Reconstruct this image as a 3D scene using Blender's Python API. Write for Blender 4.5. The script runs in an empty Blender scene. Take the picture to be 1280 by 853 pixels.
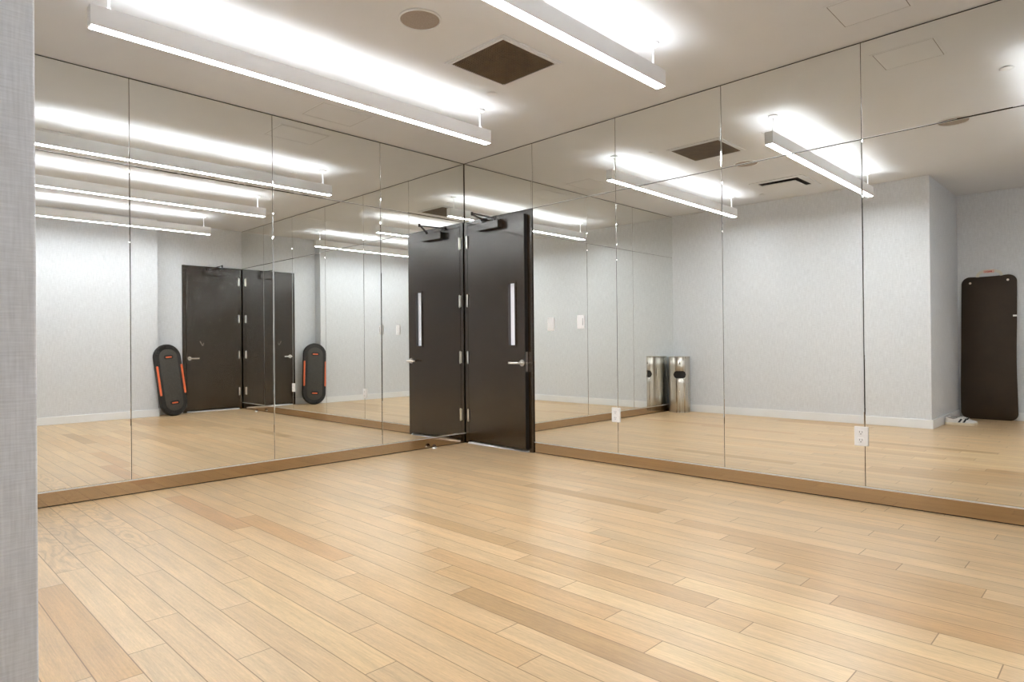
import bpy, bmesh, math, random
from mathutils import Vector, Matrix

# ------------------------------------------------------------------ camera, world, exposure
sc = bpy.context.scene
COL = sc.collection
random.seed(7)

F_PX, YAW, PITCH, ROLL = 802.6, math.radians(45.597), math.radians(0.232), math.radians(-0.555)
CAM = Vector((4.7803, -4.2227, 0.9747))
fwd = Vector((-math.cos(YAW), math.sin(YAW), 0)); rgt = Vector((math.sin(YAW), math.cos(YAW), 0)); upv = Vector((0, 0, 1))
fwd, upv = fwd * math.cos(PITCH) + upv * math.sin(PITCH), upv * math.cos(PITCH) - fwd * math.sin(PITCH)
rgt, upv = rgt * math.cos(ROLL) + upv * math.sin(ROLL), upv * math.cos(ROLL) - rgt * math.sin(ROLL)
cd = bpy.data.cameras.new('camera')
cam = bpy.data.objects.new('camera', cd)
COL.objects.link(cam)
cam.matrix_world = Matrix.Translation(CAM) @ Matrix((rgt, upv, -fwd)).transposed().to_4x4()
cd.sensor_fit = 'HORIZONTAL'; cd.sensor_width = 36.0; cd.lens = F_PX / 1280 * 36.0
cd.clip_start = 0.02
sc.camera = cam

world = bpy.data.worlds.new('world'); sc.world = world; world.use_nodes = True
world.node_tree.nodes['Background'].inputs[0].default_value = (0, 0, 0, 1)
world.node_tree.nodes['Background'].inputs[1].default_value = 0.0

LENS_DOWN = 54.0      # radiance of the fixtures' lower lens
LENS_UP = 58.0         # radiance of the fixtures' upper lens
sc.view_settings.view_transform = 'Standard'
sc.view_settings.look = 'None'
sc.view_settings.gamma = 1.0
sc.view_settings.use_curve_mapping = False
sc.view_settings.exposure = 0.16
cy = sc.cycles
cy.max_bounces = 20; cy.diffuse_bounces = 8; cy.glossy_bounces = 14; cy.transmission_bounces = 6
cy.caustics_reflective = True; cy.blur_glossy = 1.0
cy.sample_clamp_indirect = 150.0
cy.use_denoising = True

# ------------------------------------------------------------------ dimensions (metres)
H = 2.767            # ceiling
L = 5.269            # x of the recessed right wall (with the second door)
LP = 5.100           # x of its protruding part
YP = -1.255          # where the protruding part begins
W = 3.9615           # front wall at y = -W
XJ = 3.148           # outside corner of the front wall
W2 = 5.420           # back of the alcove behind the corner
HB = 0.098           # metal base under the mirrors
HJ = 2.180           # horizontal joint of the mirrors = top of the doors

# ------------------------------------------------------------------ materials
def new_mat(name):
    m = bpy.data.materials.new(name); m.use_nodes = True
    nt = m.node_tree
    return m, nt, nt.nodes['Principled BSDF']

def plain(name, col, rough=0.5, metal=0.0, spec=0.5, noise=0.0, nscale=8.0, bump=0.0, emit=None, estr=0.0):
    m, nt, b = new_mat(name)
    b.inputs['Base Color'].default_value = (*col, 1)
    b.inputs['Roughness'].default_value = rough
    b.inputs['Metallic'].default_value = metal
    b.inputs['Specular IOR Level'].default_value = spec
    if noise or bump:
        tc = nt.nodes.new('ShaderNodeTexCoord')
        n = nt.nodes.new('ShaderNodeTexNoise'); n.inputs['Scale'].default_value = nscale; n.inputs['Detail'].default_value = 6
        nt.links.new(tc.outputs['Object'], n.inputs['Vector'])
        if noise:
            mp = nt.nodes.new('ShaderNodeMapRange')
            mp.inputs['From Min'].default_value = 0.3; mp.inputs['From Max'].default_value = 0.7
            mp.inputs['To Min'].default_value = 1 - noise; mp.inputs['To Max'].default_value = 1 + noise
            nt.links.new(n.outputs['Fac'], mp.inputs['Value'])
            mx = nt.nodes.new('ShaderNodeMix'); mx.data_type = 'RGBA'; mx.blend_type = 'MULTIPLY'
            mx.inputs['Factor'].default_value = 1
            mx.inputs['A'].default_value = (*col, 1)
            nt.links.new(mp.outputs['Result'], mx.inputs['B'])
            nt.links.new(mx.outputs['Result'], b.inputs['Base Color'])
        if bump:
            bp = nt.nodes.new('ShaderNodeBump'); bp.inputs['Strength'].default_value = bump; bp.inputs['Distance'].default_value = 0.002
            nt.links.new(n.outputs['Fac'], bp.inputs['Height'])
            nt.links.new(bp.outputs['Normal'], b.inputs['Normal'])
    if emit:
        b.inputs['Emission Color'].default_value = (*emit, 1)
        b.inputs['Emission Strength'].default_value = estr
    return m

def mathn(nt, op, a, b=None, clamp=False):
    n = nt.nodes.new('ShaderNodeMath'); n.operation = op; n.use_clamp = clamp
    for i, v in enumerate((a, b)):
        if v is None: continue
        if isinstance(v, (int, float)): n.inputs[i].default_value = v
        else: nt.links.new(v, n.inputs[i])
    return n.outputs[0]

def linen(name, col):
    """woven grass-cloth wallpaper: long horizontal threads crossed by vertical ones"""
    m, nt, b = new_mat(name)
    tc = nt.nodes.new('ShaderNodeTexCoord'); sp = nt.nodes.new('ShaderNodeSeparateXYZ')
    nt.links.new(tc.outputs['Object'], sp.inputs[0])
    h = mathn(nt, 'ADD', sp.outputs['X'], sp.outputs['Y'])
    def streak(fh, fz):
        cb = nt.nodes.new('ShaderNodeCombineXYZ')
        nt.links.new(mathn(nt, 'MULTIPLY', h, fh), cb.inputs[0])
        nt.links.new(mathn(nt, 'MULTIPLY', sp.outputs['Z'], fz), cb.inputs[1])
        n = nt.nodes.new('ShaderNodeTexNoise'); n.inputs['Scale'].default_value = 1; n.inputs['Detail'].default_value = 2
        nt.links.new(cb.outputs[0], n.inputs['Vector'])
        return n.outputs['Fac']
    s = mathn(nt, 'ADD', mathn(nt, 'ADD', streak(18, 260), mathn(nt, 'MULTIPLY', streak(230, 14), 0.8)), mathn(nt, 'MULTIPLY', streak(60, 9), 0.5))
    v = mathn(nt, 'MULTIPLY', mathn(nt, 'SUBTRACT', s, 1.15), 0.34)
    f = mathn(nt, 'ADD', v, 1.0)
    mx = nt.nodes.new('ShaderNodeMix'); mx.data_type = 'RGBA'; mx.blend_type = 'MULTIPLY'; mx.inputs['Factor'].default_value = 1
    mx.inputs['A'].default_value = (*col, 1)
    nt.links.new(f, mx.inputs['B'])
    nt.links.new(mx.outputs['Result'], b.inputs['Base Color'])
    bp = nt.nodes.new('ShaderNodeBump'); bp.inputs['Strength'].default_value = 0.25; bp.inputs['Distance'].default_value = 0.001
    nt.links.new(s, bp.inputs['Height']); nt.links.new(bp.outputs['Normal'], b.inputs['Normal'])
    b.inputs['Roughness'].default_value = 0.75; b.inputs['Specular IOR Level'].default_value = 0.25
    return m

def wood_floor():
    m, nt, b = new_mat('oak_planks')
    at = nt.nodes.new('ShaderNodeAttribute'); at.attribute_name = 'tint'
    u0 = nt.nodes.new('ShaderNodeUVMap'); u0.uv_map = 'edge_low'
    u1 = nt.nodes.new('ShaderNodeUVMap'); u1.uv_map = 'edge_high'
    ur = nt.nodes.new('ShaderNodeUVMap'); ur.uv_map = 'seed'
    s0 = nt.nodes.new('ShaderNodeSeparateXYZ'); s1 = nt.nodes.new('ShaderNodeSeparateXYZ'); sr = nt.nodes.new('ShaderNodeSeparateXYZ')
    nt.links.new(u0.outputs[0], s0.inputs[0]); nt.links.new(u1.outputs[0], s1.inputs[0]); nt.links.new(ur.outputs[0], sr.inputs[0])
    u, v = s0.outputs['X'], s0.outputs['Y']
    # grain in plank space, different on every plank
    def grain(fu, fv, detail, dist=0.0):
        cb = nt.nodes.new('ShaderNodeCombineXYZ')
        nt.links.new(mathn(nt, 'MULTIPLY', u, fu), cb.inputs[0]); nt.links.new(mathn(nt, 'MULTIPLY', v, fv), cb.inputs[1])
        nt.links.new(mathn(nt, 'MULTIPLY', sr.outputs['X'], 37.0), cb.inputs[2])
        n = nt.nodes.new('ShaderNodeTexNoise'); n.inputs['Scale'].default_value = 1; n.inputs['Detail'].default_value = detail
        n.inputs['Distortion'].default_value = dist
        nt.links.new(cb.outputs[0], n.inputs['Vector']); return n.outputs['Fac']
    g = mathn(nt, 'ADD', mathn(nt, 'MULTIPLY', grain(5, 130, 4), 0.55), mathn(nt, 'MULTIPLY', grain(40, 420, 2), 0.45))
    g = mathn(nt, 'ADD', g, mathn(nt, 'MULTIPLY', mathn(nt, 'SUBTRACT', grain(2.2, 14, 3), 0.5), 0.5))
    val = mathn(nt, 'ADD', mathn(nt, 'MULTIPLY', mathn(nt, 'SUBTRACT', g, 0.5), 0.9), 1.0)
    # cathedral figure, only where the plank carries it (alpha of the tint)
    cb = nt.nodes.new('ShaderNodeCombineXYZ')
    nt.links.new(mathn(nt, 'MULTIPLY', u, 3.2), cb.inputs[0]); nt.links.new(mathn(nt, 'MULTIPLY', v, 9.0), cb.inputs[1])
    nt.links.new(mathn(nt, 'MULTIPLY', sr.outputs['X'], 11.0), cb.inputs[2])
    nz = nt.nodes.new('ShaderNodeTexNoise'); nz.inputs['Scale'].default_value = 1.0; nz.inputs['Detail'].default_value = 1
    nt.links.new(cb.outputs[0], nz.inputs['Vector'])
    ring = mathn(nt, 'SINE', mathn(nt, 'MULTIPLY', nz.outputs['Fac'], 46.0))
    ring = mathn(nt, 'MULTIPLY', mathn(nt, 'MAXIMUM', ring, 0.0), mathn(nt, 'MULTIPLY', at.outputs['Alpha'], -0.20))
    val = mathn(nt, 'ADD', val, ring)
    mx = nt.nodes.new('ShaderNodeMix'); mx.data_type = 'RGBA'; mx.blend_type = 'MULTIPLY'; mx.inputs['Factor'].default_value = 1
    nt.links.new(at.outputs['Color'], mx.inputs['A']); nt.links.new(val, mx.inputs['B'])
    # joints between planks
    d = mathn(nt, 'MINIMUM', mathn(nt, 'MINIMUM', u, s1.outputs['X']), mathn(nt, 'MINIMUM', v, s1.outputs['Y']))
    mr = nt.nodes.new('ShaderNodeMapRange'); mr.interpolation_type = 'SMOOTHSTEP'
    mr.inputs['From Min'].default_value = 0.0006; mr.inputs['From Max'].default_value = 0.0025
    mr.inputs['To Min'].default_value = 1.0; mr.inputs['To Max'].default_value = 0.0
    nt.links.new(d, mr.inputs['Value'])
    jm = nt.nodes.new('ShaderNodeMix'); jm.data_type = 'RGBA'
    nt.links.new(mathn(nt, 'MULTIPLY', mr.outputs['Result'], 0.82), jm.inputs['Factor'])
    nt.links.new(mx.outputs['Result'], jm.inputs['A']); jm.inputs['B'].default_value = (0.16, 0.08, 0.03, 1)
    nt.links.new(jm.outputs['Result'], b.inputs['Base Color'])
    rg = mathn(nt, 'ADD', mathn(nt, 'MULTIPLY', g, 0.16), 0.24)
    nt.links.new(rg, b.inputs['Roughness'])
    b.inputs['Specular IOR Level'].default_value = 0.5
    bp = nt.nodes.new('ShaderNodeBump'); bp.inputs['Strength'].default_value = 0.12; bp.inputs['Distance'].default_value = 0.001
    nt.links.new(mathn(nt, 'SUBTRACT', g, mr.outputs['Result']), bp.inputs['Height'])
    nt.links.new(bp.outputs['Normal'], b.inputs['Normal'])
    return m

def mirror_mat():
    m = bpy.data.materials.new('silvered_glass'); m.use_nodes = True
    nt = m.node_tree; nt.nodes.remove(nt.nodes['Principled BSDF'])
    g = nt.nodes.new('ShaderNodeBsdfGlossy'); g.inputs['Roughness'].default_value = 0.0
    g.inputs['Color'].default_value = (0.910, 0.922, 0.903, 1)
    nt.links.new(g.outputs[0], nt.nodes['Material Output'].inputs[0])
    return m

def brushed(name, col, rough, axis_scale, amount=0.12):
    m, nt, b = new_mat(name)
    b.inputs['Metallic'].default_value = 1.0
    tc = nt.nodes.new('ShaderNodeTexCoord'); mp = nt.nodes.new('ShaderNodeMapping'); mp.inputs['Scale'].default_value = axis_scale
    n = nt.nodes.new('ShaderNodeTexNoise'); n.inputs['Scale'].default_value = 1; n.inputs['Detail'].default_value = 3
    nt.links.new(tc.outputs['Object'], mp.inputs[0]); nt.links.new(mp.outputs[0], n.inputs['Vector'])
    r = nt.nodes.new('ShaderNodeMapRange'); r.inputs['From Min'].default_value = .25; r.inputs['From Max'].default_value = .75
    r.inputs['To Min'].default_value = rough - amount * 0.5; r.inputs['To Max'].default_value = rough + amount * 0.5
    nt.links.new(n.outputs['Fac'], r.inputs['Value']); nt.links.new(r.outputs['Result'], b.inputs['Roughness'])
    v = mathn(nt, 'ADD', mathn(nt, 'MULTIPLY', n.outputs['Fac'], amount), 1.0 - amount * 0.5)
    mx = nt.nodes.new('ShaderNodeMix'); mx.data_type = 'RGBA'; mx.blend_type = 'MULTIPLY'; mx.inputs['Factor'].default_value = 1
    mx.inputs['A'].default_value = (*col, 1); nt.links.new(v, mx.inputs['B'])
    nt.links.new(mx.outputs['Result'], b.inputs['Base Color'])
    return m

def glow(name, col, strength):
    m = bpy.data.materials.new(name); m.use_nodes = True
    nt = m.node_tree; nt.nodes.remove(nt.nodes['Principled BSDF'])
    e = nt.nodes.new('ShaderNodeEmission'); e.inputs[0].default_value = (*col, 1); e.inputs[1].default_value = strength
    nt.links.new(e.outputs[0], nt.nodes['Material Output'].inputs[0])
    return m

M = {}
M['linen'] = linen('linen_wallpaper', (0.70, 0.725, 0.765))
M['ceiling'] = plain('ceiling_paint', (0.70, 0.712, 0.735), 0.85, spec=0.2, noise=0.012, nscale=3)
M['white_paint'] = plain('white_trim_paint', (0.85, 0.87, 0.90), 0.4, noise=0.01)
M['floor'] = wood_floor()
M['mirror'] = mirror_mat()
M['backing'] = plain('dark_backing_board', (0.055, 0.05, 0.042), 0.8, noise=0.1)
M['base_metal'] = brushed('brushed_base_metal', (0.50, 0.385, 0.265), 0.08, (1.5, 1.5, 260), 0.10)
M['channel'] = plain('aluminium_channel', (0.80, 0.79, 0.78), 0.4, metal=0.6, noise=0.03)
M['door'] = plain('dark_bronze_door_paint', (0.021, 0.010, 0.002), 0.23, spec=0.8, noise=0.12, nscale=3, bump=0.02)
M['door'].node_tree.nodes['Principled BSDF'].inputs['IOR'].default_value = 1.58
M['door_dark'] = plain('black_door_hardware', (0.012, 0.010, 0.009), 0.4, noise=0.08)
M['steel'] = plain('satin_nickel', (0.80, 0.78, 0.75), 0.28, metal=1.0, noise=0.04, nscale=40)
M['alu'] = plain('aluminium_threshold', (0.82, 0.81, 0.80), 0.38, metal=0.7, noise=0.05, nscale=30)
M['frosted'] = plain('frosted_lit_glass', (0.7, 0.7, 0.72), 0.3, noise=0.02, nscale=3, emit=(0.86, 0.86, 0.92), estr=0.42)
M['fixture'] = plain('white_fixture_enamel', (0.86, 0.865, 0.88), 0.42, noise=0.01)
M['lens_down'] = glow('lit_lower_lens', (0.955, 0.985, 1.0), LENS_DOWN)
M['lens_up'] = glow('lit_upper_lens', (0.955, 0.985, 1.0), LENS_UP)
M['speaker'] = plain('perforated_speaker_grille', (0.36, 0.31, 0.27), 0.8, noise=0.25, nscale=350)
M['speaker_rim'] = plain('speaker_rim_white', (0.70, 0.705, 0.71), 0.5, noise=0.01)
M['grille'] = plain('floor_reflection_brown_grille', (0.15, 0.10, 0.055), 0.5, noise=0.15, nscale=12)  # brown puts the floor's reflection in the dark interior into the base colour
M['dark_duct'] = plain('dark_duct_interior', (0.012, 0.009, 0.007), 0.8, noise=0.1)
M['reveal'] = plain('shadow_gap_grey', (0.22, 0.20, 0.18), 0.8, noise=0.05)
M['plastic'] = plain('white_wall_plate_plastic', (0.86, 0.86, 0.87), 0.35, noise=0.01)
M['slot'] = plain('dark_receptacle_slots', (0.10, 0.10, 0.11), 0.6, noise=0.05)
M['bin'] = brushed('brushed_stainless_steel', (0.60, 0.575, 0.53), 0.34, (45, 45, 1.2), 0.30)
_nt = M['bin'].node_tree; _b = _nt.nodes['Principled BSDF']
_b.inputs['Anisotropic'].default_value = 0.9; _b.inputs['Anisotropic Rotation'].default_value = 0.25
_tg = _nt.nodes.new('ShaderNodeTangent'); _tg.direction_type = 'RADIAL'; _tg.axis = 'Z'
_nt.links.new(_tg.outputs[0], _b.inputs['Tangent'])
M['bin_dark'] = plain('dark_bin_interior', (0.015, 0.013, 0.012), 0.7, noise=0.1)
M['ink'] = plain('dark_printed_mark', (0.03, 0.03, 0.03), 0.6, noise=0.05)
M['board_black'] = plain('black_moulded_plastic', (0.018, 0.017, 0.016), 0.42, noise=0.1, nscale=30, bump=0.05)
M['board_grip'] = plain('grey_rubber_grip', (0.062, 0.058, 0.052), 0.7, noise=0.15, nscale=60, bump=0.2)
M['orange'] = plain('orange_rail', (0.86, 0.17, 0.06), 0.45, noise=0.06, nscale=20)
M['mat'] = plain('dark_brown_foam', (0.034, 0.019, 0.008), 0.62, noise=0.14, nscale=7, bump=0.15)
M['eyelet'] = plain('brass_eyelet', (0.85, 0.74, 0.62), 0.3, metal=1.0, noise=0.05)
M['strap'] = plain('cream_strap_webbing', (0.72, 0.70, 0.62), 0.8, noise=0.06, nscale=90)
M['tag_pink'] = plain('pale_pink_tag', (0.80, 0.52, 0.45), 0.7, noise=0.05)
M['tag_red'] = plain('red_tag_print', (0.50, 0.06, 0.05), 0.7, noise=0.05)
M['shoe_white'] = plain('white_shoe_leather', (0.72, 0.70, 0.68), 0.5, noise=0.08, nscale=40, bump=0.1)
M['shoe_sole'] = plain('cream_shoe_sole', (0.74, 0.64, 0.47), 0.6, noise=0.06, nscale=40)
M['shoe_black'] = plain('black_shoe_stripe', (0.02, 0.02, 0.022), 0.5, noise=0.1)
M['shoe_lining'] = plain('grey_shoe_lining', (0.30, 0.29, 0.28), 0.9, noise=0.1, nscale=60)
M['rubber'] = plain('brown_rubber_bumper', (0.10, 0.055, 0.035), 0.6, noise=0.1)
M['scuff'] = plain('pale_scuff', (0.16, 0.135, 0.11), 0.7, noise=0.2, nscale=40)

# ------------------------------------------------------------------ mesh helpers
class MB:
    def __init__(s): s.bm = bmesh.new()
    def box(s, x0, x1, y0, y1, z0, z1):
        vs = [s.bm.verts.new(p) for p in ((x0,y0,z0),(x1,y0,z0),(x1,y1,z0),(x0,y1,z0),(x0,y0,z1),(x1,y0,z1),(x1,y1,z1),(x0,y1,z1))]
        for f in ((0,3,2,1),(4,5,6,7),(0,1,5,4),(1,2,6,5),(2,3,7,6),(3,0,4,7)): s.bm.faces.new([vs[i] for i in f])
        return s
    def loft(s, rings, cap=True, close=True):
        R = [[s.bm.verts.new(p) for p in r] for r in rings]
        n = len(R[0])
        for a, b in zip(R, R[1:]):
            for i in range(n if close else n - 1):
                j = (i + 1) % n
                s.bm.faces.new((a[i], a[j], b[j], b[i]))
        if cap:
            s.bm.faces.new(list(reversed(R[0]))); s.bm.faces.new(R[-1])
        return s
    def prism(s, pts, axis_from, axis_to):
        """closed outline pts (3D offsets) extruded from axis_from to axis_to"""
        a, b = Vector(axis_from), Vector(axis_to)
        return s.loft([[a + Vector(p) for p in pts], [b + Vector(p) for p in pts]])
    def cyl(s, p0, p1, r0, r1=None, n=24):
        r1 = r0 if r1 is None else r1
        p0, p1 = Vector(p0), Vector(p1); d = (p1 - p0).normalized()
        a = d.orthogonal().normalized(); b = d.cross(a)
        ring = lambda c, r: [c + (a * math.cos(t) + b * math.sin(t)) * r for t in (2 * math.pi * i / n for i in range(n))]
        return s.loft([ring(p0, r0), ring(p1, r1)])
    def tube(s, pts, r, n=10):
        pts = [Vector(p) for p in pts]; rings = []
        prev = None
        for i, p in enumerate(pts):
            d = (pts[min(i + 1, len(pts) - 1)] - pts[max(i - 1, 0)]).normalized()
            a = d.orthogonal().normalized() if prev is None else (prev - d * prev.dot(d)).normalized()
            prev = a; b = d.cross(a)
            rings.append([p + (a * math.cos(t) + b * math.sin(t)) * r for t in (2 * math.pi * k / n for k in range(n))])
        return s.loft(rings)
    def lathe(s, prof, c=(0, 0, 0), n=48, axis='z'):
        c = Vector(c); rings = []
        for r, z in prof:
            rings.append([c + Vector((r * math.cos(2 * math.pi * i / n), r * math.sin(2 * math.pi * i / n), z)) for i in range(n)])
        return s.loft(rings)
    def build(s, name, mat, parent=None, smooth=False, bevel=0.0, seg=2, loc=None, angle=40):
        bmesh.ops.recalc_face_normals(s.bm, faces=s.bm.faces)
        me = bpy.data.meshes.new(name); s.bm.to_mesh(me); s.bm.free()
        me.materials.append(mat)
        if smooth:
            me.polygons.foreach_set('use_smooth', [True] * len(me.polygons))
            me.set_sharp_from_angle(angle=math.radians(angle))
        o = bpy.data.objects.new(name, me); COL.objects.link(o)
        if parent: o.parent = parent
        if loc: o.location = loc
        if bevel:
            bv = o.modifiers.new('bevel', 'BEVEL'); bv.width = bevel; bv.segments = seg; bv.limit_method = 'ANGLE'
        return o

def tag(o, label, cat, group=None, kind=None):
    o['label'] = label; o['category'] = cat
    if group: o['group'] = group
    if kind: o['kind'] = kind
    return o

def empty(name, loc=(0, 0, 0), rz=0.0):
    o = bpy.data.objects.new(name, None); COL.objects.link(o)
    o.location = loc; o.rotation_euler = (0, 0, rz); o.empty_display_size = 0.1
    return o

def kids(o): return [c for c in bpy.data.objects if c.parent == o]

def copy_tree(o, parent=None):
    c = o.copy(); COL.objects.link(c)
    if parent: c.parent = parent
    for ch in kids(o): copy_tree(ch, c)
    return c

# ------------------------------------------------------------------ the room
T = 0.14
DW = 0.915     # the door openings begin at the corner and are this wide

def make_floor():
    PL, PW, Y0 = 1.0505, 0.1125, -3.85
    joint = {-2:1.95,-1:1.72,0:1.5,1:2.64,2:2.478,3:2.25,4:2.765,5:2.342,6:2.083,7:1.81,8:1.54,9:1.33,10:1.118,11:1.805,12:1.556,13:1.32,14:1.02,15:0.66,16:0.477,
             17:0.275,18:0.09,19:0.797,20:0.65,21:0.505,22:0.325,23:0.14,24:0.878,25:0.702}
    dark = {(11,2.85):(.80,.74,.66),(16,2.577):(.88,.83,.77),(15,2.76):(.93,.89,.84),(24,2.978):(.90,.85,.80),(23,3.29):(.91,.86,.80),
            (19,3.95):(.86,.78,.69),(20,3.80):(.90,.84,.77),(21,3.655):(.92,.87,.81),(22,3.475):(.90,.85,.79),(18,4.293):(1.03,1.03,1.0),
            (9,0.28):(.92,.82,.74),(10,1.118):(.93,.84,.75),(12,2.613):(.95,.90,.83),(13,2.37):(.96,.90,.84),(16,1.527):(.90,.85,.78),
            (1,1.59):(.88,.80,.69),(0,1.5):(.92,.85,.75),(-1,1.72):(.94,.88,.80),(0,0.45):(.97,.92,.86),(2,1.43):(1.04,1.04,1.03),(25,1.752):(.86,.79,.68),(14,3.12):(1.04,1.05,1.04),
            (12,3.666):(1.05,1.06,1.03),(17,3.425):(1.04,1.05,1.03),(3,1.2):(1.03,1.02,1.0),(6,2.083):(1.02,1.02,.99),(8,1.54):(1.03,1.03,1.02),(9,2.38):(.97,.93,.88)}
    base = Vector((0.63, 0.452, 0.262))
    rnd = random.Random(21)
    bm = bmesh.new()
    lay = bm.loops.layers.float_color.new('tint')
    u0 = bm.loops.layers.uv.new('edge_low'); u1 = bm.loops.layers.uv.new('edge_high'); us = bm.loops.layers.uv.new('seed')
    kmin = math.floor((-W2 - 0.1 - Y0) / PW); kmax = math.ceil((0.10 - Y0) / PW)
    for k in range(kmin, kmax):
        y0 = Y0 + k * PW; y1 = y0 + PW
        j0 = joint.get(k, rnd.random() * PL) % PL - PL
        n = 0
        while j0 < L + 0.1:
            a, b_ = max(j0, -0.12), min(j0 + PL, L + 0.12)
            if b_ > a:
                t = None
                for (kk, xs), c in dark.items():
                    if kk == k and abs(xs - j0) < 0.06: t = tuple(q ** 1.4 for q in c)
                if t is None:
                    vv = 1.0 + rnd.gauss(0, 0.034); w = rnd.gauss(0, 0.022)
                    t = (vv, vv * (1 - abs(w) * 0.9), vv * (1 - abs(w) * 1.9))
                fig = 0.06
                if k in (2, 3, 4, 5) and j0 < 0.6 and b_ > 0.15 and j0 + PL < 1.75: fig = 0.85
                vs = [bm.verts.new(p) for p in ((a, y0, 0), (b_, y0, 0), (b_, y1, 0), (a, y1, 0))]
                f = bm.faces.new(vs); sd = rnd.random()
                for lp in f.loops:
                    x, y = lp.vert.co.x, lp.vert.co.y
                    lp[lay] = (base.x * t[0], base.y * t[1], base.z * t[2], fig)
                    lp[u0].uv = (x - j0, y - y0); lp[u1].uv = (j0 + PL - x, y1 - y); lp[us].uv = (sd, 0)
            j0 += PL; n += 1
    me = bpy.data.meshes.new('floor'); bm.to_mesh(me); bm.free()
    me.materials.append(M['floor'])
    o = bpy.data.objects.new('floor', me); COL.objects.link(o)
    return tag(o, 'light oak strip floor of the mirrored dance studio', 'floor', kind='structure')
make_floor()

tag(MB().box(-T, L + T, -W2 - T, T, H, H + 0.1).build('ceiling', M['ceiling']), 'plain white painted ceiling of the studio', 'ceiling', kind='structure')

MB_ = MB(); MB_.box(DW, L + T, 0.010, T, 0, H); MB_.box(-T, DW, 0.010, T, HJ, H); MB_.box(-T, 0.0, 0.010, T, 0, HJ)
tag(MB_.build('wall_back', M['backing']), 'dark backed wall behind the right-hand mirrors and first black door', 'wall', kind='structure')
tag(MB().box(-T, -0.010, -W2 - T, 0.010, 0, H).build('wall_left', M['backing']), 'dark backed wall behind the left-hand mirrors', 'wall', kind='structure')
MB_ = MB(); MB_.box(L, L + T, YP, -DW + .038, 0, H); MB_.box(L, L + T, -DW + .038, 0.010, HJ, H); MB_.box(LP, L + T, -W2 - T, YP, 0, H)
tag(MB_.build('wall_right', M['linen'], bevel=0.003), 'pale grey linen papered wall holding the second black door', 'wall', kind='structure')
MB_ = MB(); MB_.box(-0.010, XJ, -W2 - T, -W, 0, H); MB_.box(XJ, LP, -W2 - T, -W2, 0, H)
tag(MB_.build('wall_front', M['linen'], bevel=0.004), 'pale grey linen papered wall with outside corner at the left edge', 'wall', kind='structure')

BT, BH = 0.014, 0.10
def baseboard(name, boxes, label):
    m = MB()
    for b in boxes: m.box(*b)
    return tag(m.build(name, M['white_paint'], bevel=0.004), label, 'baseboard', kind='structure')
baseboard('baseboard_front', [(0.012, XJ + BT, -W, -W + BT, 0, BH), (XJ, XJ + BT, -W2 + BT, -W, 0, BH), (XJ, LP - BT, -W2, -W2 + BT, 0, BH)],
          'white baseboard around the linen papered front wall and alcove')
baseboard('baseboard_right', [(LP - BT, LP, -W2 + BT, YP + BT, 0, BH), (LP, L, YP, YP + BT, 0, BH), (L - BT, L, YP + BT, -DW + .038, 0, BH)],
          'white baseboard of the right wall beside the second door')
tag(MB().box(DW + 0.002, L - 0.001, 0.0, 0.010, 0.007, HB - 0.008).build('baseboard_back', M['base_metal']), 'reflective bronze metal base under the right-hand mirrors', 'baseboard', kind='structure')
tag(MB().box(-0.010, 0.0, -W + 0.001, -0.003, 0.007, HB - 0.008).build('baseboard_left', M['base_metal']), 'reflective bronze metal base under the left-hand mirrors', 'baseboard', kind='structure')
tag(MB().box(DW + 0.002, L - 0.001, -0.003, 0.009, HB - 0.008, HB - 0.0005).build('trim_1', M['channel'], bevel=0.001), 'pale metal channel along the foot of the right-hand mirrors', 'trim', kind='structure')
tag(MB().box(-0.009, 0.003, -W + 0.001, -0.004, HB - 0.008, HB - 0.0005).build('trim_2', M['channel'], bevel=0.001), 'pale metal channel along the foot of the left-hand mirrors', 'trim', kind='structure')

# ------------------------------------------------------------------ mirrors: every sheet is a thing
G = 0.0018   # half of a joint
def mirror_sheet(wall, a, b, z0, z1, label, group):
    """wall 'back': sheet in the plane y=0 from x=a to b; wall 'left': plane x=0 from y=a to b"""
    a += G; b -= G; z0 += G; z1 -= G
    c, dp = 0.0032, 0.0008
    def P(s, d, z): return (s, d, z) if wall == 'back' else (-d, s, z)
    m = MB()
    rings = [[P(a, .007, z0), P(b, .007, z0), P(b, .007, z1), P(a, .007, z1)],
             [P(a, dp, z0), P(b, dp, z0), P(b, dp, z1), P(a, dp, z1)],
             [P(a + c, 0, z0 + c), P(b - c, 0, z0 + c), P(b - c, 0, z1 - c), P(a + c, 0, z1 - c)]]
    m.loft(rings)
    return tag(m.build('mirror_panel', M['mirror']), label, 'mirror', group)

xs = [0.004, 0.9151, 1.8117, 2.7038, 3.5945, 4.486, L - 0.002]
TOP = H - 0.007
up_lab = ['upper mirror panel directly over the black door in the corner',
          'upper mirror panel just right of the one over the corner door',
          'upper right-wall mirror panel, third from the corner, reflecting the brown grille',
          'upper right-wall mirror panel, fourth from the corner, reflecting a lamp end and diffuser',
          'upper right-wall mirror panel at the right edge of the photo',
          'upper mirror panel at the far end of the right wall beside second door']
lo_lab = ['tall mirror panel beside the corner door carrying two light switches',
          'tall mirror panel showing the steel bin in the reflected corner',
          'tall mirror panel between the bin reflection and the right-hand outlet',
          'tall mirror panel reflecting the brown exercise mat and white sneakers',
          'tall mirror panel at the far end of the right wall beside second door']
for i in range(6):
    mirror_sheet('back', xs[i], xs[i + 1], HJ, TOP, up_lab[i], 'mirror panels on the right wall')
    if i: mirror_sheet('back', xs[i], xs[i + 1], HB, HJ, lo_lab[i - 1], 'mirror panels on the right wall')
ys = [-W + 0.002, -2.9514, -1.9688, -0.9829, -0.004]
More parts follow.
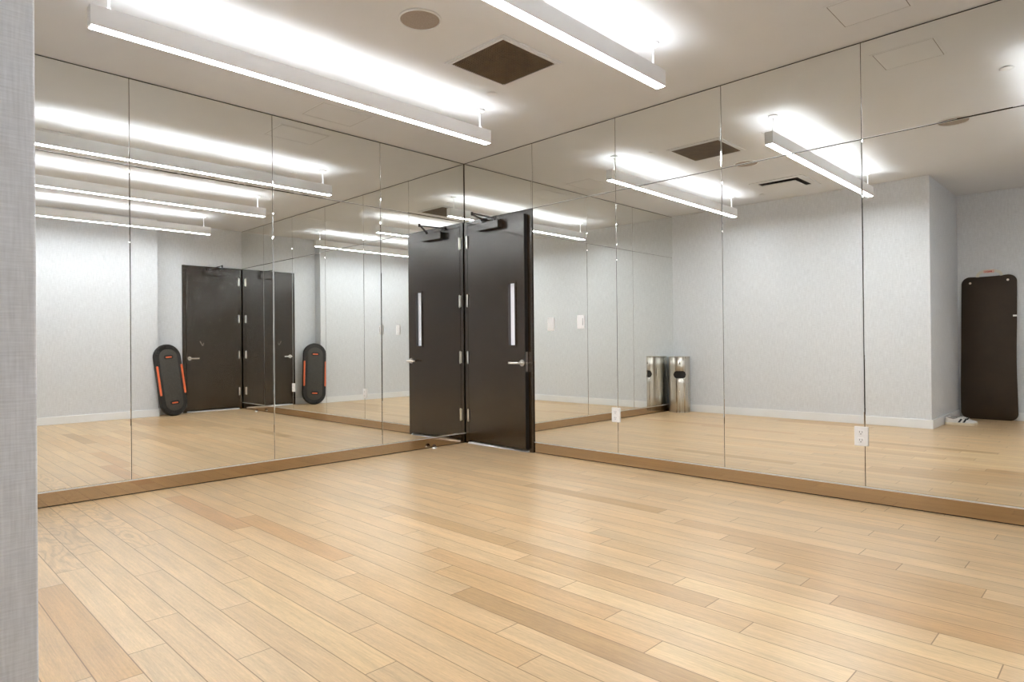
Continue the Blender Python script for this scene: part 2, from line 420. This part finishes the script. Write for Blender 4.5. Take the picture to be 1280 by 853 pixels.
upl = ['upper left-wall mirror panel next to the papered corner at photo left', 'upper left-wall mirror panel, second from the papered corner',
       'upper left-wall mirror panel, third from the papered corner', 'upper left-wall mirror panel touching the mirrored room corner']
lol = ['tall left-wall mirror panel next to the papered corner at photo left', 'tall left-wall mirror panel showing the tilted balance board reflection',
       'tall left-wall mirror panel showing the upright balance board reflection', 'tall left-wall mirror panel reflecting the door with narrow window']
for i in range(4):
    mirror_sheet('left', ys[i], ys[i + 1], HJ, TOP, upl[i], 'mirror panels on the left wall')
    mirror_sheet('left', ys[i], ys[i + 1], HB, HJ, lol[i], 'mirror panels on the left wall')

# ------------------------------------------------------------------ doors (built in wall space: hinge side at x=0, room towards -y)
def make_door(name, label, loc, rz, ajar, lite, dw=0.0):
    root = empty(name, loc, rz)
    tag(root, label, 'door', kind='structure')
    fy = -0.014                                                   # face of the frame
    f = MB()
    x0, x1, z1 = 0.012, 0.911 - dw, HJ; e0, e1 = 0.848 - dw, 0.861 - dw
    f.box(x0, 0.055, fy, 0.12, 0, z1); f.box(e1, x1, fy, 0.12, 0, z1); f.box(0.055, e1, fy, 0.12, 2.139, z1)
    f.box(0.055, 0.068, 0.035, 0.12, 0, 2.139); f.box(e0, e1, 0.035, 0.12, 0, 2.139); f.box(0.068, e0, 0.035, 0.12, 2.126, 2.139)
    f.build('frame', M['door'], root, bevel=0.002)
    MB().loft([[(0.056, y, z) for y, z in ((-.036, 0.001), (.09, 0.001), (.075, .016), (-.02, .016))], [(e1 - .001, y, z) for y, z in ((-.036, 0.001), (.09, 0.001), (.075, .016), (-.02, .016))]]).build('threshold', M['alu'], root)
    # leaf, origin on the hinge line
    leaf = None
    lw, lt, lz0, lz1 = 0.798 - dw, 0.044, 0.030, 2.134
    m = MB()
    if lite:
        wx0, wx1, wz0, wz1 = 0.582, 0.680, 0.955, 1.528
        m.box(0, wx0, 0, lt, lz0, lz1); m.box(wx1, lw, 0, lt, lz0, lz1); m.box(wx0, wx1, 0, lt, lz0, wz0); m.box(wx0, wx1, 0, lt, wz1, lz1)
    else: m.box(0, lw, 0, lt, lz0, lz1)
    leaf = m.build('leaf', M['door'], root, bevel=0.0 if lite else 0.0015, loc=(0.060, fy, 0)); leaf.rotation_euler = (0, 0, -ajar)
    if lite:
        wx0, wx1, wz0, wz1 = 0.582, 0.680, 0.955, 1.528
        r = MB(); b = 0.012
        for y0, y1 in ((-0.007, 0.012),):
            r.box(wx0 - b, wx0 + 0.006, y0, y1, wz0 - b, wz1 + b); r.box(wx1 - 0.006, wx1 + b, y0, y1, wz0 - b, wz1 + b)
            r.box(wx0 + 0.006, wx1 - 0.006, y0, y1, wz0 - b, wz0 + 0.006); r.box(wx0 + 0.006, wx1 - 0.006, y0, y1, wz1 - 0.006, wz1 + b)
        r.build('window_frame', M['door'], leaf, bevel=0.002)
        g = MB().box(wx0, wx1, 0.034, 0.040, wz0, wz1).build('window_pane', M['frosted'], leaf); g['label'] = 'narrow frosted pane lit from the corridor'
    # lever handle
    hx, hz = lw - 0.036, 0.80
    h = MB(); h.cyl((hx, 0, hz), (hx, -0.010, hz), 0.030, 0.027, 32); h.cyl((hx, -0.010, hz), (hx, -0.050, hz), 0.0105, n=20)
    h.tube([(hx + 0.008, -0.052, hz), (hx - 0.03, -0.056, hz), (hx - 0.08, -0.058, hz), (hx - 0.118, -0.054, hz)], 0.0095, 14)
    ho = h.build('handle', M['steel'], leaf, smooth=True); ho['label'] = 'satin metal lever handle'
    MB().box(lw, lw + 0.0015, 0.0005, lt - .0005, lz0, lz1).build('dark_edge_strip', M['door_dark'], leaf)['label'] = 'thin black strip added to darken the latch edge'  # black strip added over the leaf's latch edge so it reads dark
    l = MB().box(lw + .0015, lw + 0.003, 0.009, 0.034, hz - 0.08, hz + 0.10); l.cyl((lw + .002, .0215, hz), (lw + .012, .0215, hz), 0.008, n=16)
    l.build('latch_plate', M['steel'], leaf)
    # hinges
    for z in (0.275, 0.843, 1.40, 1.975):
        g = MB(); g.cyl((0.057, fy - 0.009, z - 0.057), (0.057, fy - 0.009, z + 0.057), 0.0085, n=18)
        g.cyl((0.057, fy - 0.009, z - 0.063), (0.057, fy - 0.009, z + 0.063), 0.005, n=12)
        g.box(0.040, 0.057, fy - 0.002, fy + 0.001, z - 0.057, z + 0.057)
        g.build('hinge', M['steel'], root, smooth=True)['label'] = 'satin metal butt hinge'
    # closer and its folded arm
    a = ajar; ca, sa = math.cos(a), math.sin(a)
    def R(x, y, z):                        # leaf space -> door space
        return (0.060 + ca * x + sa * y, fy - sa * x + ca * y, z)
    cb = MB(); pts = [R(0.215, 0, 0), R(0.515, 0, 0), R(0.515, -0.062, 0), R(0.215, -0.062, 0)]
    cb.loft([[Vector((p[0], p[1], 2.048)) for p in pts], [Vector((p[0], p[1], 2.116)) for p in pts]])
    cl = cb.build('door_closer', M['door'], root, bevel=0.002)
    arm = MB(); pv = R(0.455, -0.034, 2.138)
    arm.cyl(R(0.455, -0.034, 2.112), R(0.455, -0.034, 2.150), 0.012, n=16)
    el = (0.395, -0.255, 2.178)
    def bar(p, q, w, t):
        p, q = Vector(p), Vector(q); d = (q - p).normalized(); s = d.cross(Vector((0, 0, 1))).normalized() * w; u = Vector((0, 0, t))
        arm.loft([[p + s + u, p - s + u, p - s - u, p + s - u], [q + s * .8 + u, q - s * .8 + u, q - s * .8 - u, q + s * .8 - u]])
    bar(pv, el, 0.010, 0.0045); bar((el[0], el[1], el[2] - 0.010), (0.300, -0.022, 2.160), 0.010, 0.0045)
    arm.cyl((el[0], el[1], el[2] - 0.02), (el[0], el[1], el[2] + 0.010), 0.011, n=16)
    arm.box(0.275, 0.325, -0.030, fy, 2.146, 2.172)
    arm.build('closer_arm', M['door_dark'], cl)
    if not lite:
        s = MB()
        for (px, pz, qx, qz, w) in ((0.52, 1.03, 0.535, 0.985, .006), (0.535, 0.985, 0.575, 1.055, .007)):
            p, q = Vector((px, 0, pz)), Vector((qx, 0, qz)); d = (q - p).normalized(); n = Vector((-d.z, 0, d.x)) * w
            s.loft([[p + n, p - n, q - n, q + n], [v + Vector((0, -0.0006, 0)) for v in (p + n, p - n, q - n, q + n)]])
        s.build('scuff_mark', M['scuff'], leaf)['label'] = 'pale tick-shaped scuff'
    return root
make_door('door_1', 'black door with narrow window in the mirrored corner, slightly ajar', (0, 0, 0), 0, math.radians(2.9), True)
make_door('door_2', 'solid black door without window beyond the balance board, seen in mirror', (L, 0, 0), -math.pi / 2, math.radians(0.3), False, 0.038)

# ------------------------------------------------------------------ linear pendant lights
def make_light(x):
    y0, y1, z0, z1 = -3.435, -0.792, 2.522, 2.621
    hw = 0.033
    root = empty('pendant_light', (x, 0, 0))
    h = MB(); t = 0.004
    h.box(-hw, -hw + t, y0 + t, y1 - t, z0, z1); h.box(hw - t, hw, y0 + t, y1 - t, z0, z1)
    h.box(-hw + t, hw - t, y0 + t, y1 - t, 2.566, 2.574)
    h.build('housing', M['fixture'], root)
    for ya, yb in ((y0, y0 + t), (y1 - t, y1)):
        MB().box(-hw, hw, ya, yb, z0, z1).build('end_cap', M['fixture'], root)
    MB().box(-hw + t, hw - t, y0 + t, y1 - t, z0 + 0.001, z0 + 0.006).build('lower_lens', M['lens_down'], root)
    ya, yb = y0 + t + .004, y1 - t - .004                    # slim ridge-shaped lens that throws its light sideways
    MB().loft([[(-.0024, y, 2.601), (.0024, y, 2.601), (.0004, y, 2.609), (-.0004, y, 2.609)] for y in (ya, yb)]).build('upper_lens', M['lens_up'], root)
    MB().box(-hw + t, hw - t, ya, yb, 2.592, 2.6005).build('reflector_tray', M['fixture'], root)
    for y in (y0 + 0.085, y1 - 0.085):
        MB().lathe([(0.0005, H - 0.0005), (0.036, H - 0.0005), (0.036, H - 0.012), (0.030, H - 0.018), (0.006, H - 0.022), (0.0005, H - 0.022)], (0, y, 0), 28).build('canopy', M['fixture'], root, smooth=True)
        s = MB(); s.cyl((0, y, 2.597), (0, y, H - 0.02), 0.0055, n=12); s.cyl((0, y, 2.575), (0, y, 2.640), 0.009, n=14); s.box(-hw + t, hw - t, y - .008, y + .008, 2.601, 2.612)
        s.build('stem', M['fixture'], root, smooth=True)
    return root
for x, lab in ((1.183, 'white linear pendant light nearest the left mirror wall'),
               (2.710, 'middle white linear pendant light, above the floor centre'),
               (4.410, 'white linear pendant light furthest from the left mirrors, seen only reflected')):
    tag(make_light(x), lab, 'pendant light', 'linear pendant lights')

# ------------------------------------------------------------------ ceiling fittings
def make_speaker(x, y):
    root = empty('ceiling_speaker', (x, y, H))
    MB().lathe([(0.112, -0.0003), (0.118, -0.0003), (0.118, -0.006), (0.110, -0.010), (0.107, -0.006), (0.107, -0.0003)], n=56).build('rim', M['speaker_rim'], root, smooth=True)
    MB().lathe([(0.0005, -0.0005), (0.1065, -0.0005), (0.1065, -0.005), (0.06, -0.0075), (0.0005, -0.0085)], n=56).build('grille', M['speaker'], root, smooth=True)
    return root
tag(make_speaker(1.962, -2.045), 'round flush ceiling speaker beside the square brown grille', 'speaker', 'ceiling speakers')
tag(make_speaker(3.700, -2.076), 'round ceiling speaker right of the middle lamp, seen in the right mirror', 'speaker', 'ceiling speakers')

def frame_ring(m, x0, x1, y0, y1, b, z0, z1):
    m.box(x0, x1, y0, y0 + b, z0, z1); m.box(x0, x1, y1 - b, y1, z0, z1); m.box(x0, x0 + b, y0 + b, y1 - b, z0, z1); m.box(x1 - b, x1, y0 + b, y1 - b, z0, z1)

def make_grille():
    x0, x1, y0, y1 = 1.634, 2.163, -1.600, -1.068
    cx, cyy = (x0 + x1) / 2, (y0 + y1) / 2
    root = empty('return_grille', (cx, cyy, H)); hx, hy = (x1 - x0) / 2, (y1 - y0) / 2
    m = MB(); frame_ring(m, -hx, hx, -hy, hy, 0.030, -0.009, -0.0003); frame_ring(m, -hx + .012, hx - .012, -hy + .012, hy - .012, 0.020, -0.014, -0.009)
    m.build('frame', M['ceiling'], root, bevel=0.002)
    MB().box(-hx + .031, hx - .031, -hy + .031, hy - .031, -0.003, -0.0005).build('backing', M['dark_duct'], root)
    c = MB(); n = 30
    for i in range(1, n):
        t = -hx + .031 + (2 * hx - .062) * i / n
        c.box(t - .0024, t + .0024, -hy + .031, hy - .031, -0.012, -0.003)
        t = -hy + .031 + (2 * hy - .062) * i / n
        c.box(-hx + .031, hx - .031, t - .0024, t + .0024, -0.0125, -0.003)
    c.build('grille_core', M['grille'], root)
    return tag(root, 'square brown return air grille in white frame between two lamps', 'air grille')
make_grille()

def make_diffuser():
    root = empty('supply_diffuser', (1.90, -3.185, H)); s = 0.295
    m = MB(); frame_ring(m, -s, s, -s, s, 0.075, -0.008, -0.0003); m.build('frame', M['ceiling'], root, bevel=0.003)
    MB().box(-s + .075, s - .075, -s + .075, s - .075, -0.003, -0.0005).build('neck', M['dark_duct'], root)
    MB().box(-.185, .185, -.185, .185, -0.030, -0.022).build('plaque', M['ceiling'], root, bevel=0.003)
    for sx in (-1, 1):
        for sy in (-1, 1): MB().cyl((sx * .12, sy * .12, -0.023), (sx * .12, sy * .12, -0.002), 0.006, n=10).build('bracket', M['dark_duct'], root)
    return tag(root, 'square white supply diffuser with dark slot, in the right mirror', 'air diffuser')
make_diffuser()

def make_cap(x, y, lab):
    root = empty('sprinkler_cap', (x, y, H))
    MB().lathe([(0.0005, -0.004), (0.036, -0.004), (0.040, -0.0065), (0.036, -0.009), (0.0005, -0.010)], n=32).build('cover_plate', M['speaker_rim'], root, smooth=True)
    MB().lathe([(0.0005, -0.0003), (0.027, -0.0003), (0.027, -0.0038), (0.0005, -0.0038)], n=24).build('collar', M['dark_duct'], root)
    return tag(root, lab, 'sprinkler', 'sprinkler covers')
make_cap(1.480, -1.040, 'small round sprinkler cover beside the brown grille corner')
make_cap(1.490, -3.517, 'small round sprinkler cover beside the white supply diffuser')
make_cap(4.165, -1.10, 'small round sprinkler cover next to the lamp at the far right')

def make_access(x0, x1, y0, y1, lab):
    cx, cyy = (x0 + x1) / 2, (y0 + y1) / 2; hx, hy = (x1 - x0) / 2, (y1 - y0) / 2
    root = empty('access_panel', (cx, cyy, H))
    m = MB(); frame_ring(m, -hx, hx, -hy, hy, 0.014, -0.0014, -0.0002); m.build('frame', M['ceiling'], root)
    MB().box(-hx + .0180, hx - .0180, -hy + .0180, hy - .0180, -0.0014, -0.0002).build('panel', M['ceiling'], root)
    MB().box(-hx + .010, hx - .010, -hy + .010, hy - .010, -0.0003, -0.0001).build('reveal', M['reveal'], root)
    return tag(root, lab, 'access panel', 'ceiling access panels')
make_access(3.575, 3.930, -0.580, -0.245, 'faint ceiling access panel next to the right mirror wall')
make_access(0.155, 0.505, -1.820, -1.370, 'faint ceiling access panel between the left mirrors and nearest lamp')
make_access(2.455, 2.807, -1.570, -1.200, 'faint ceiling access panel right above the middle lamp')

# ------------------------------------------------------------------ switches and outlets on the mirrors
def make_outlet(x, z):
    root = empty('wall_outlet', (x, 0, z))
    MB().box(-.0375, .0375, -0.010, -0.0003, -.0575, .0575).build('plate', M['plastic'], root, bevel=0.003)
    for s in (-1, 1):
        r = MB().box(-.017, .017, -0.0135, -0.009, s * .0235 - .0155, s * .0235 + .0155).build('receptacle', M['plastic'], root, bevel=0.003)
        q = MB(); q.box(-.0085, -.0060, -0.0139, -0.0134, s * .0235 - .002, s * .0235 + .008); q.box(.0060, .0085, -0.0139, -0.0134, s * .0235 - .002, s * .0235 + .008)
        q.cyl((0, -0.0139, s * .0235 - .009), (0, -0.0134, s * .0235 - .009), 0.003, n=10)
        q.build('slots', M['slot'], r)
    MB().cyl((0, -0.0112, 0), (0, -0.0095, 0), 0.003, n=12).build('screw', M['steel'], root)
    return root
tag(make_outlet(3.576, 0.398), 'white outlet plate low on the right mirrors near the photo edge', 'outlet', 'outlets on the mirrors')
tag(make_outlet(1.796, 0.400), 'white outlet plate low on the right mirrors near the bin reflection', 'outlet', 'outlets on the mirrors')
def make_switch(x, z, dark):
    root = empty('light_switch', (x, 0, z))
    MB().box(-.036, .036, -0.010, -0.0003, -.0575, .0575).build('plate', M['plastic'], root, bevel=0.003)
    MB().loft([[(sx, -0.010, -.033) for sx in (-.0165, .0165)] + [(sx, -0.010, .033) for sx in (.0165, -.0165)],
               [(sx, -0.016 , -.033) for sx in (-.0165, .0165)] + [(sx, -0.011, .033) for sx in (.0165, -.0165)]]).build('rocker', M['plastic'], root, bevel=0.001)
    if dark: MB().box(.022, .026, -0.0108, -0.0098, -.030, .030).build('slider', M['slot'], root)
    return root
tag(make_switch(1.123, 1.140, False), 'white light switch on the mirror closest to the corner door', 'light switch', 'switches on the mirrors')
tag(make_switch(1.452, 1.150, True), 'white dimmer switch on the mirror, second one from corner door', 'light switch', 'switches on the mirrors')

# ------------------------------------------------------------------ door stops
def make_stop(x, y, rz, lab):
    root = empty('door_stop', (x, y, 0), rz)
    MB().lathe([(0.0005, 0.0003), (0.026, 0.0003), (0.026, 0.004), (0.020, 0.012), (0.012, 0.020), (0.0005, 0.022)], n=28).build('base', M['steel'], root, smooth=True)
    MB().cyl((0.010, 0, 0.020), (-0.014, 0, 0.022), 0.015, 0.017, 20).build('bumper', M['rubber'], root, smooth=True, bevel=0.003)
    return tag(root, lab, 'door stop', 'floor door stops')
make_stop(0.052, -0.445, 0, 'small floor door stop by the left mirror base near the corner')
make_stop(4.600, -0.075, -math.pi / 2, 'small floor door stop in front of the second door, seen in mirror')

# ------------------------------------------------------------------ stainless bin in the far corner
def make_bin():
    r, h = 0.142, 0.775
    root = empty('waste_bin', (0.182, -3.800, 0), 0)
    face = math.atan2(0.86, 0.53)
    n = 128
    hole_a, hz, hh = 0.62, 0.525, 0.050          # half-angle, centre height, half height of the stadium opening
    rows = [0.012, 0.2, 0.40] + [hz - hh + 2 * hh * i / 16 for i in range(17)] + [0.65, h - 0.012]
    bm = bmesh.new(); grid = []
    for z in rows: grid.append([bm.verts.new((r * math.cos(face + 2 * math.pi * i / n), r * math.sin(face + 2 * math.pi * i / n), z)) for i in range(n)])
    def inside(i, z):
        a = ((i + .5) * 2 * math.pi / n + math.pi) % (2 * math.pi) - math.pi
        s = abs(a) * r; half = hole_a * r
        dz = abs(z - hz)
        if dz >= hh: return False
        e = math.sqrt(max(hh * hh - dz * dz, 0))
        return s < half - hh + e
    for j in range(len(rows) - 1):
        zc = (rows[j] + rows[j + 1]) / 2
        for i in range(n):
            if inside(i, zc) and rows[j] >= hz - hh - 1e-6 and rows[j + 1] <= hz + hh + 1e-6: continue
            bm.faces.new((grid[j][i], grid[j][(i + 1) % n], grid[j + 1][(i + 1) % n], grid[j + 1][i]))
    m = MB(); m.bm.free(); m.bm = bm
    body = m.build('body', M['bin'], root, smooth=True)
    sd = body.modifiers.new('shell', 'SOLIDIFY'); sd.thickness = 0.003; sd.offset = -1
    MB().lathe([(0.0005, 0.0005), (r + .001, 0.0005), (r + .001, 0.014), (0.0005, 0.014)], n=64).build('base_ring', M['bin'], root, smooth=True)
    MB().lathe([(0.060, h - 0.010), (r + .0015, h - 0.014), (r + .0015, h - 0.002), (r - 0.004, h), (0.064, h - 0.002), (0.060, h - 0.004)], n=64).build('lid', M['bin'], root, smooth=True)
    MB().lathe([(0.0005, h - 0.016), (0.0595, h - 0.016), (0.0595, h - 0.010), (0.0005, h - 0.010)], n=40).build('lid_opening', M['bin_dark'], root)
    MB().lathe([(0.0005, 0.03), (r - .012, 0.03), (r - .012, 0.70), (0.0005, 0.70)], n=48).build('liner', M['bin_dark'], root)
    # small printed figure above the opening
    q = MB(); u = Vector((-math.sin(face), math.cos(face), 0)); c = Vector((math.cos(face), math.sin(face), 0)) * (r + 0.0008)
    def P(s, z): return c + u * s + Vector((0, 0, z))
    for pts in ([P(-.012, .668), P(.012, .668), P(.012, .676), P(-.012, .676)], [P(-.010, .678), P(.010, .678), P(.003, .696), P(-.003, .696)], [P(-.004, .698), P(.004, .698), P(.004, .706), P(-.004, .706)]):
        q.loft([[p for p in pts], [p + c.normalized() * .0006 for p in pts]])
    q.build('printed_mark', M['ink'], root)
    return tag(root, 'brushed stainless steel round bin with oval opening in the far corner', 'bin')
make_bin()

# ------------------------------------------------------------------ balance board leaning by the second door
def capsule(w, l, n=18, k=1.0):
    """outline of a rounded board in (a, b): a across, b along"""
    r = w / 2; pts = []
    for i in range(n + 1):
        t = math.pi * i / n; pts.append((r * math.cos(t), l / 2 - r * k + r * k * math.sin(t)))
    for i in range(n + 1):
        t = math.pi + math.pi * i / n; pts.append((r * math.cos(t), -l / 2 + r * k + r * k * math.sin(t)))
    return pts
def make_board():
    bw, bl, th = 0.385, 1.02, 0.060
    root = empty('balance_board')
    def slab(w, l, d0, d1, k=1.0): return [[(a, -d, b) for a, b in capsule(w, l, 20, k)] for d in (d0, d1)]
    m = MB(); m.loft([[(a, y, b) for a, b in capsule(w, l, 24)] for w, l, y in ((bw - .03, bl - .03, th), (bw, bl, th * .8), (bw, bl, 0.012), (bw - .016, bl - .016, 0.0))])
    m.build('deck', M['board_black'], root, smooth=True)
    m = MB(); m.loft([[(a, y, b) for a, b in capsule(w, l, 24, .9)] for w, l, y in ((bw * .66, bl * .86, 0.001), (bw * .66, bl * .86, -0.006), (bw * .62, bl * .84, -0.009))])
    m.build('grip_pad', M['board_grip'], root, smooth=True)['label'] = 'grey rubber grip pad'
    for s in (-1, 1):
        m = MB(); m.loft([[(s * (bw / 2 - .018) + a, y, b) for a, b in capsule(.026, .42, 6)] for y in (0.004, -0.012)])
        m.build('side_rail', M['orange'], root, bevel=0.004)['label'] = 'long orange side rail'
        z = s * (bl / 2 - 0.185)
        g = MB().loft([[(a, y, z + b) for b, a in capsule(.058, .135, 8)] for y in (-0.008, -0.013)]).build('handle_slot', M['bin_dark'], root, bevel=0.002)
        MB().loft([[(a, y, z - .002 + b) for b, a in capsule(.020, .090, 6)] for y in (-0.012, -0.018)]).build('grip_bar', M['orange'], g, bevel=0.003)['label'] = 'short orange bar'
        e = MB()                                            # ribbed end bumper
        for q in range(-3, 4):
            t = q * 0.36; R = bw / 2 - .030; cz = s * (bl / 2 - bw / 2)
            p = Vector((R * math.sin(t), -.001, cz + s * R * math.cos(t))); d = Vector((math.sin(t), 0, s * math.cos(t))); o_ = Vector((d.z, 0, -d.x)) * .020
            e.loft([[p + o_ - d * .018, p - o_ - d * .018, p - o_ + d * .022, p + o_ + d * .022], [v + Vector((0, -.009, 0)) for v in (p + o_ - d * .018, p - o_ - d * .018, p - o_ + d * .016, p + o_ + d * .016)]])
        e.build('end_bumper', M['board_black'], root, bevel=0.002)
    # pose: front (-y local) towards the room (-x world); lean back on the wall corner, roll in its own plane
    top = Vector((5.085, -1.150, 1.005)); bot = Vector((4.975, -1.060, 0.012))
    up = (top - bot).normalized()
    back = Vector((math.cos(.21), -math.sin(.21), 0)); back = (back - up * back.dot(up)).normalized()
    side = back.cross(up).normalized()
    root.matrix_world = Matrix.Translation((top + bot) / 2) @ Matrix((side, back, up)).transposed().to_4x4()
    return tag(root, 'black balance board with orange rails leaning beside the second black door', 'balance board')
make_board()

# ------------------------------------------------------------------ exercise mat standing in the alcove
def make_mat():
    root = empty('exercise_mat', (3.462, -W2 + 0.0, 0))
    w, h, r = 0.545, 1.742, 0.085
    n = 10
    def outline(inset):
        pts = []
        for cx, cz, a0 in ((w / 2 - r, h - r, 0), (-w / 2 + r, h - r, 90), (-w / 2 + r, r, 180), (w / 2 - r, r, 270)):
            for i in range(n + 1):
                t = math.radians(a0 + 90 * i / n); rr = r - inset
                pts.append([cx + rr * math.cos(t), cz + rr * math.sin(t)])
        out = []                                            # extra points along the long edges so that they can bow
        for (ax, az), (bx, bz) in zip(pts, pts[1:] + pts[:1]):
            d = math.hypot(bx - ax, bz - az); k = max(1, int(d / 0.12))
            for i in range(k): out.append((ax + (bx - ax) * i / k, az + (bz - az) * i / k))
        return out
    def warp(x, z, y):
        f = z / h
        bow = 0.016 * math.sin(f * math.pi * 1.15 + 0.3)
        x2 = x * (1.0 + 0.035 * (1 - f) - 0.020 * math.exp(-((f - .45) / .22) ** 2)) - 0.004 * math.sin(f * 5)
        zz = z + 0.010 * (x / w) * (f > .5) - 0.010 * math.exp(-(x / .10) ** 2) * max(0, (f - .93) / .07)
        return (x2, 0.052 - 0.034 * f + bow + y, max(zz, 0.0008))
    m = MB(); rings = []
    for ins, y in ((0.006, 0.0), (0.0, 0.004), (0.0, 0.012), (0.006, 0.016)):
        rings.append([warp(x, z, y) for x, z in outline(ins)])
    m.loft(rings)
    o = m.build('foam_pad', M['mat'], root, smooth=True, angle=60)
    bmx = bmesh.new(); bmx.from_mesh(o.data)
    bmesh.ops.triangulate(bmx, faces=[f for f in bmx.faces if len(f.verts) > 4]); bmx.to_mesh(o.data); bmx.free()
    for sx in (-1, 1):
        x, z = sx * 0.185 + .002, h - 0.070 + sx * .006
        p = warp(x, z, 0.017)
        MB().lathe([(0.005, 0), (0.012, 0), (0.013, 0.0025), (0.011, 0.004), (0.006, 0.003)], n=24).build('eyelet', M['eyelet'], root, smooth=True).matrix_local = Matrix.Translation((p[0], p[1] - .002, p[2])) @ Matrix.Rotation(-math.pi / 2, 4, 'X')
    # webbing loop over the top edge with a printed tag
    s = MB(); pts = []
    for i in range(17):
        t = math.pi * i / 16; pts.append((-0.118 * math.cos(t) + .012, 0.020, h - 0.018 + 0.082 * math.sin(t) ** 0.6))
    rings = []
    for i, p in enumerate(pts):
        a = Vector(pts[max(i - 1, 0)]); b = Vector(pts[min(i + 1, 16)]); d = (b - a).normalized(); nrm = Vector((-d.z, 0, d.x))
        p = Vector(p); rings.append([p + nrm * .016 + Vector((0, .002, 0)), p - nrm * .016 + Vector((0, .002, 0)), p - nrm * .016 - Vector((0, .002, 0)), p + nrm * .016 - Vector((0, .002, 0))])
    s.loft(rings); st = s.build('hanging_strap', M['strap'], root); st['label'] = 'cream hanging strap with pink and red tag'
    MB().box(-.046, .062, .0225, .0245, h + .036, h + .070).build('tag', M['tag_pink'], st)
    g = MB(); x = -.034
    for k, wd in enumerate((.012, .005, .014, .011, .014)):     # a short red word, too small to read in the photo
        zz = h + .043
        if k == 0: g.box(x, x + .003, .0246, .0254, zz + .006, zz + .016); g.box(x + .009, x + .012, .0246, .0254, zz + .006, zz + .016); g.box(x + .003, x + .009, .0246, .0254, zz + .001, zz + .006)
        elif k == 1: g.box(x, x + .004, .0246, .0254, zz, zz + .018)
        elif k == 2: frame = [(x, x + .014, zz + .014, zz + .018), (x, x + .014, zz, zz + .004), (x, x + .004, zz + .004, zz + .014), (x + .010, x + .014, zz + .004, zz + .014)]; [g.box(a, b, .0246, .0254, c, d) for a, b, c, d in frame]
        elif k == 3: g.box(x, x + .004, .0246, .0254, zz - .003, zz + .018); g.box(x + .004, x + .011, .0246, .0254, zz + .006, zz + .018)
        else: g.box(x, x + .006, .0246, .0254, zz, zz + .018); g.box(x + .008, x + .014, .0246, .0254, zz, zz + .018)
        x += wd + .004
    g.build('tag_print', M['tag_red'], st)
    c = warp(w / 2 - .012, 1.245, .0165)
    MB().box(c[0] - .026, c[0] + .012, c[1], c[1] + .004, c[2] - .010, c[2] + .010).build('edge_clip', M['steel'], root, bevel=0.001)['label'] = 'small metal clip on the edge'
    return tag(root, 'tall dark brown exercise mat with rounded corners leaning on alcove wall', 'exercise mat')
make_mat()

# ------------------------------------------------------------------ pair of sneakers
def make_sneaker(loc, rz, lab):
    root = empty('sneaker', loc, rz)                          # toe towards +x
    st = [(-.140, .020, 0), (-.128, .032, 0), (-.09, .037, 0), (-.04, .034, 0), (.01, .035, .003), (.06, .043, .005), (.10, .042, .004), (.128, .032, .003), (.145, .014, .001)]
    def outline(k, z, dx=0): return [(x * (1 + dx), -hw * k + o, z) for x, hw, o in st] + [(x * (1 + dx), hw * k + o, z) for x, hw, o in reversed(st)]
    MB().loft([outline(.97, .0005), outline(1.04, .010), outline(1.04, .026), outline(.98, .031)]).build('sole', M['shoe_sole'], root, smooth=True, angle=50)
    # upper: sections along the foot, (x, half width, top height, opening)
    sec = [(-.138, .018, .072), (-.128, .030, .088), (-.10, .034, .082), (-.06, .033, .074), (-.02, .033, .082), (.02, .035, .088), (.055, .040, .070), (.09, .040, .055), (.12, .033, .047), (.140, .016, .040)]
    rings = []
    for x, hw, zt in sec:
        ring = []
        for i in range(13):
            t = math.pi * i / 12; c = math.cos(t)
            ring.append((x, hw * (abs(c) ** .7) * (1 if c > 0 else -1), .028 + (zt - .028) * math.sin(t) ** .55))
        rings.append(ring)
    MB().loft(rings).build('upper', M['shoe_white'], root, smooth=True, angle=60)
    MB().loft([[(-.118 + .0475 * (1 + math.cos(t)) , .022 * math.sin(t), z + .002 * math.cos(t)) for t in (2 * math.pi * i / 20 for i in range(20))] for z in (.070, .0885)]).build('collar', M['shoe_lining'], root, smooth=True)
    for sx in (-1, 1):
        for xx in (-.012, .032):
            q = MB(); a = Vector((xx, sx * .036, .036)); b = Vector((xx + .026, sx * .030, .076)); w = Vector((.010, 0, 0))
            o_ = Vector((0, sx * .006, 0))
            q.loft([[a - w, a + w, b + w, b - w], [v + o_ for v in (a - w, a + w, b + w, b - w)]])
            q.build('side_stripe', M['shoe_black'], root)['label'] = 'black side stripe'
    lc = MB()
    for k in range(4):
        x = .012 + k * .016; z = .0885 - k * .0055
        lc.tube([(x, -.022, z - .008), (x + .004, -.010, z), (x + .004, .010, z), (x, .022, z - .008)], .003, 8)
    lc.build('laces', M['shoe_white'], root, smooth=True)
    return tag(root, lab, 'sneaker', 'sneakers in the alcove')
make_sneaker((3.305, -4.520, 0), math.radians(-14), 'white sneaker with black stripes, the nearer one beside the mat')
make_sneaker((3.310, -4.640, 0), math.radians(-4), 'white sneaker with black stripes, the rear one beside the mat')

# ------------------------------------------------------------------ default labels for structure names are set above
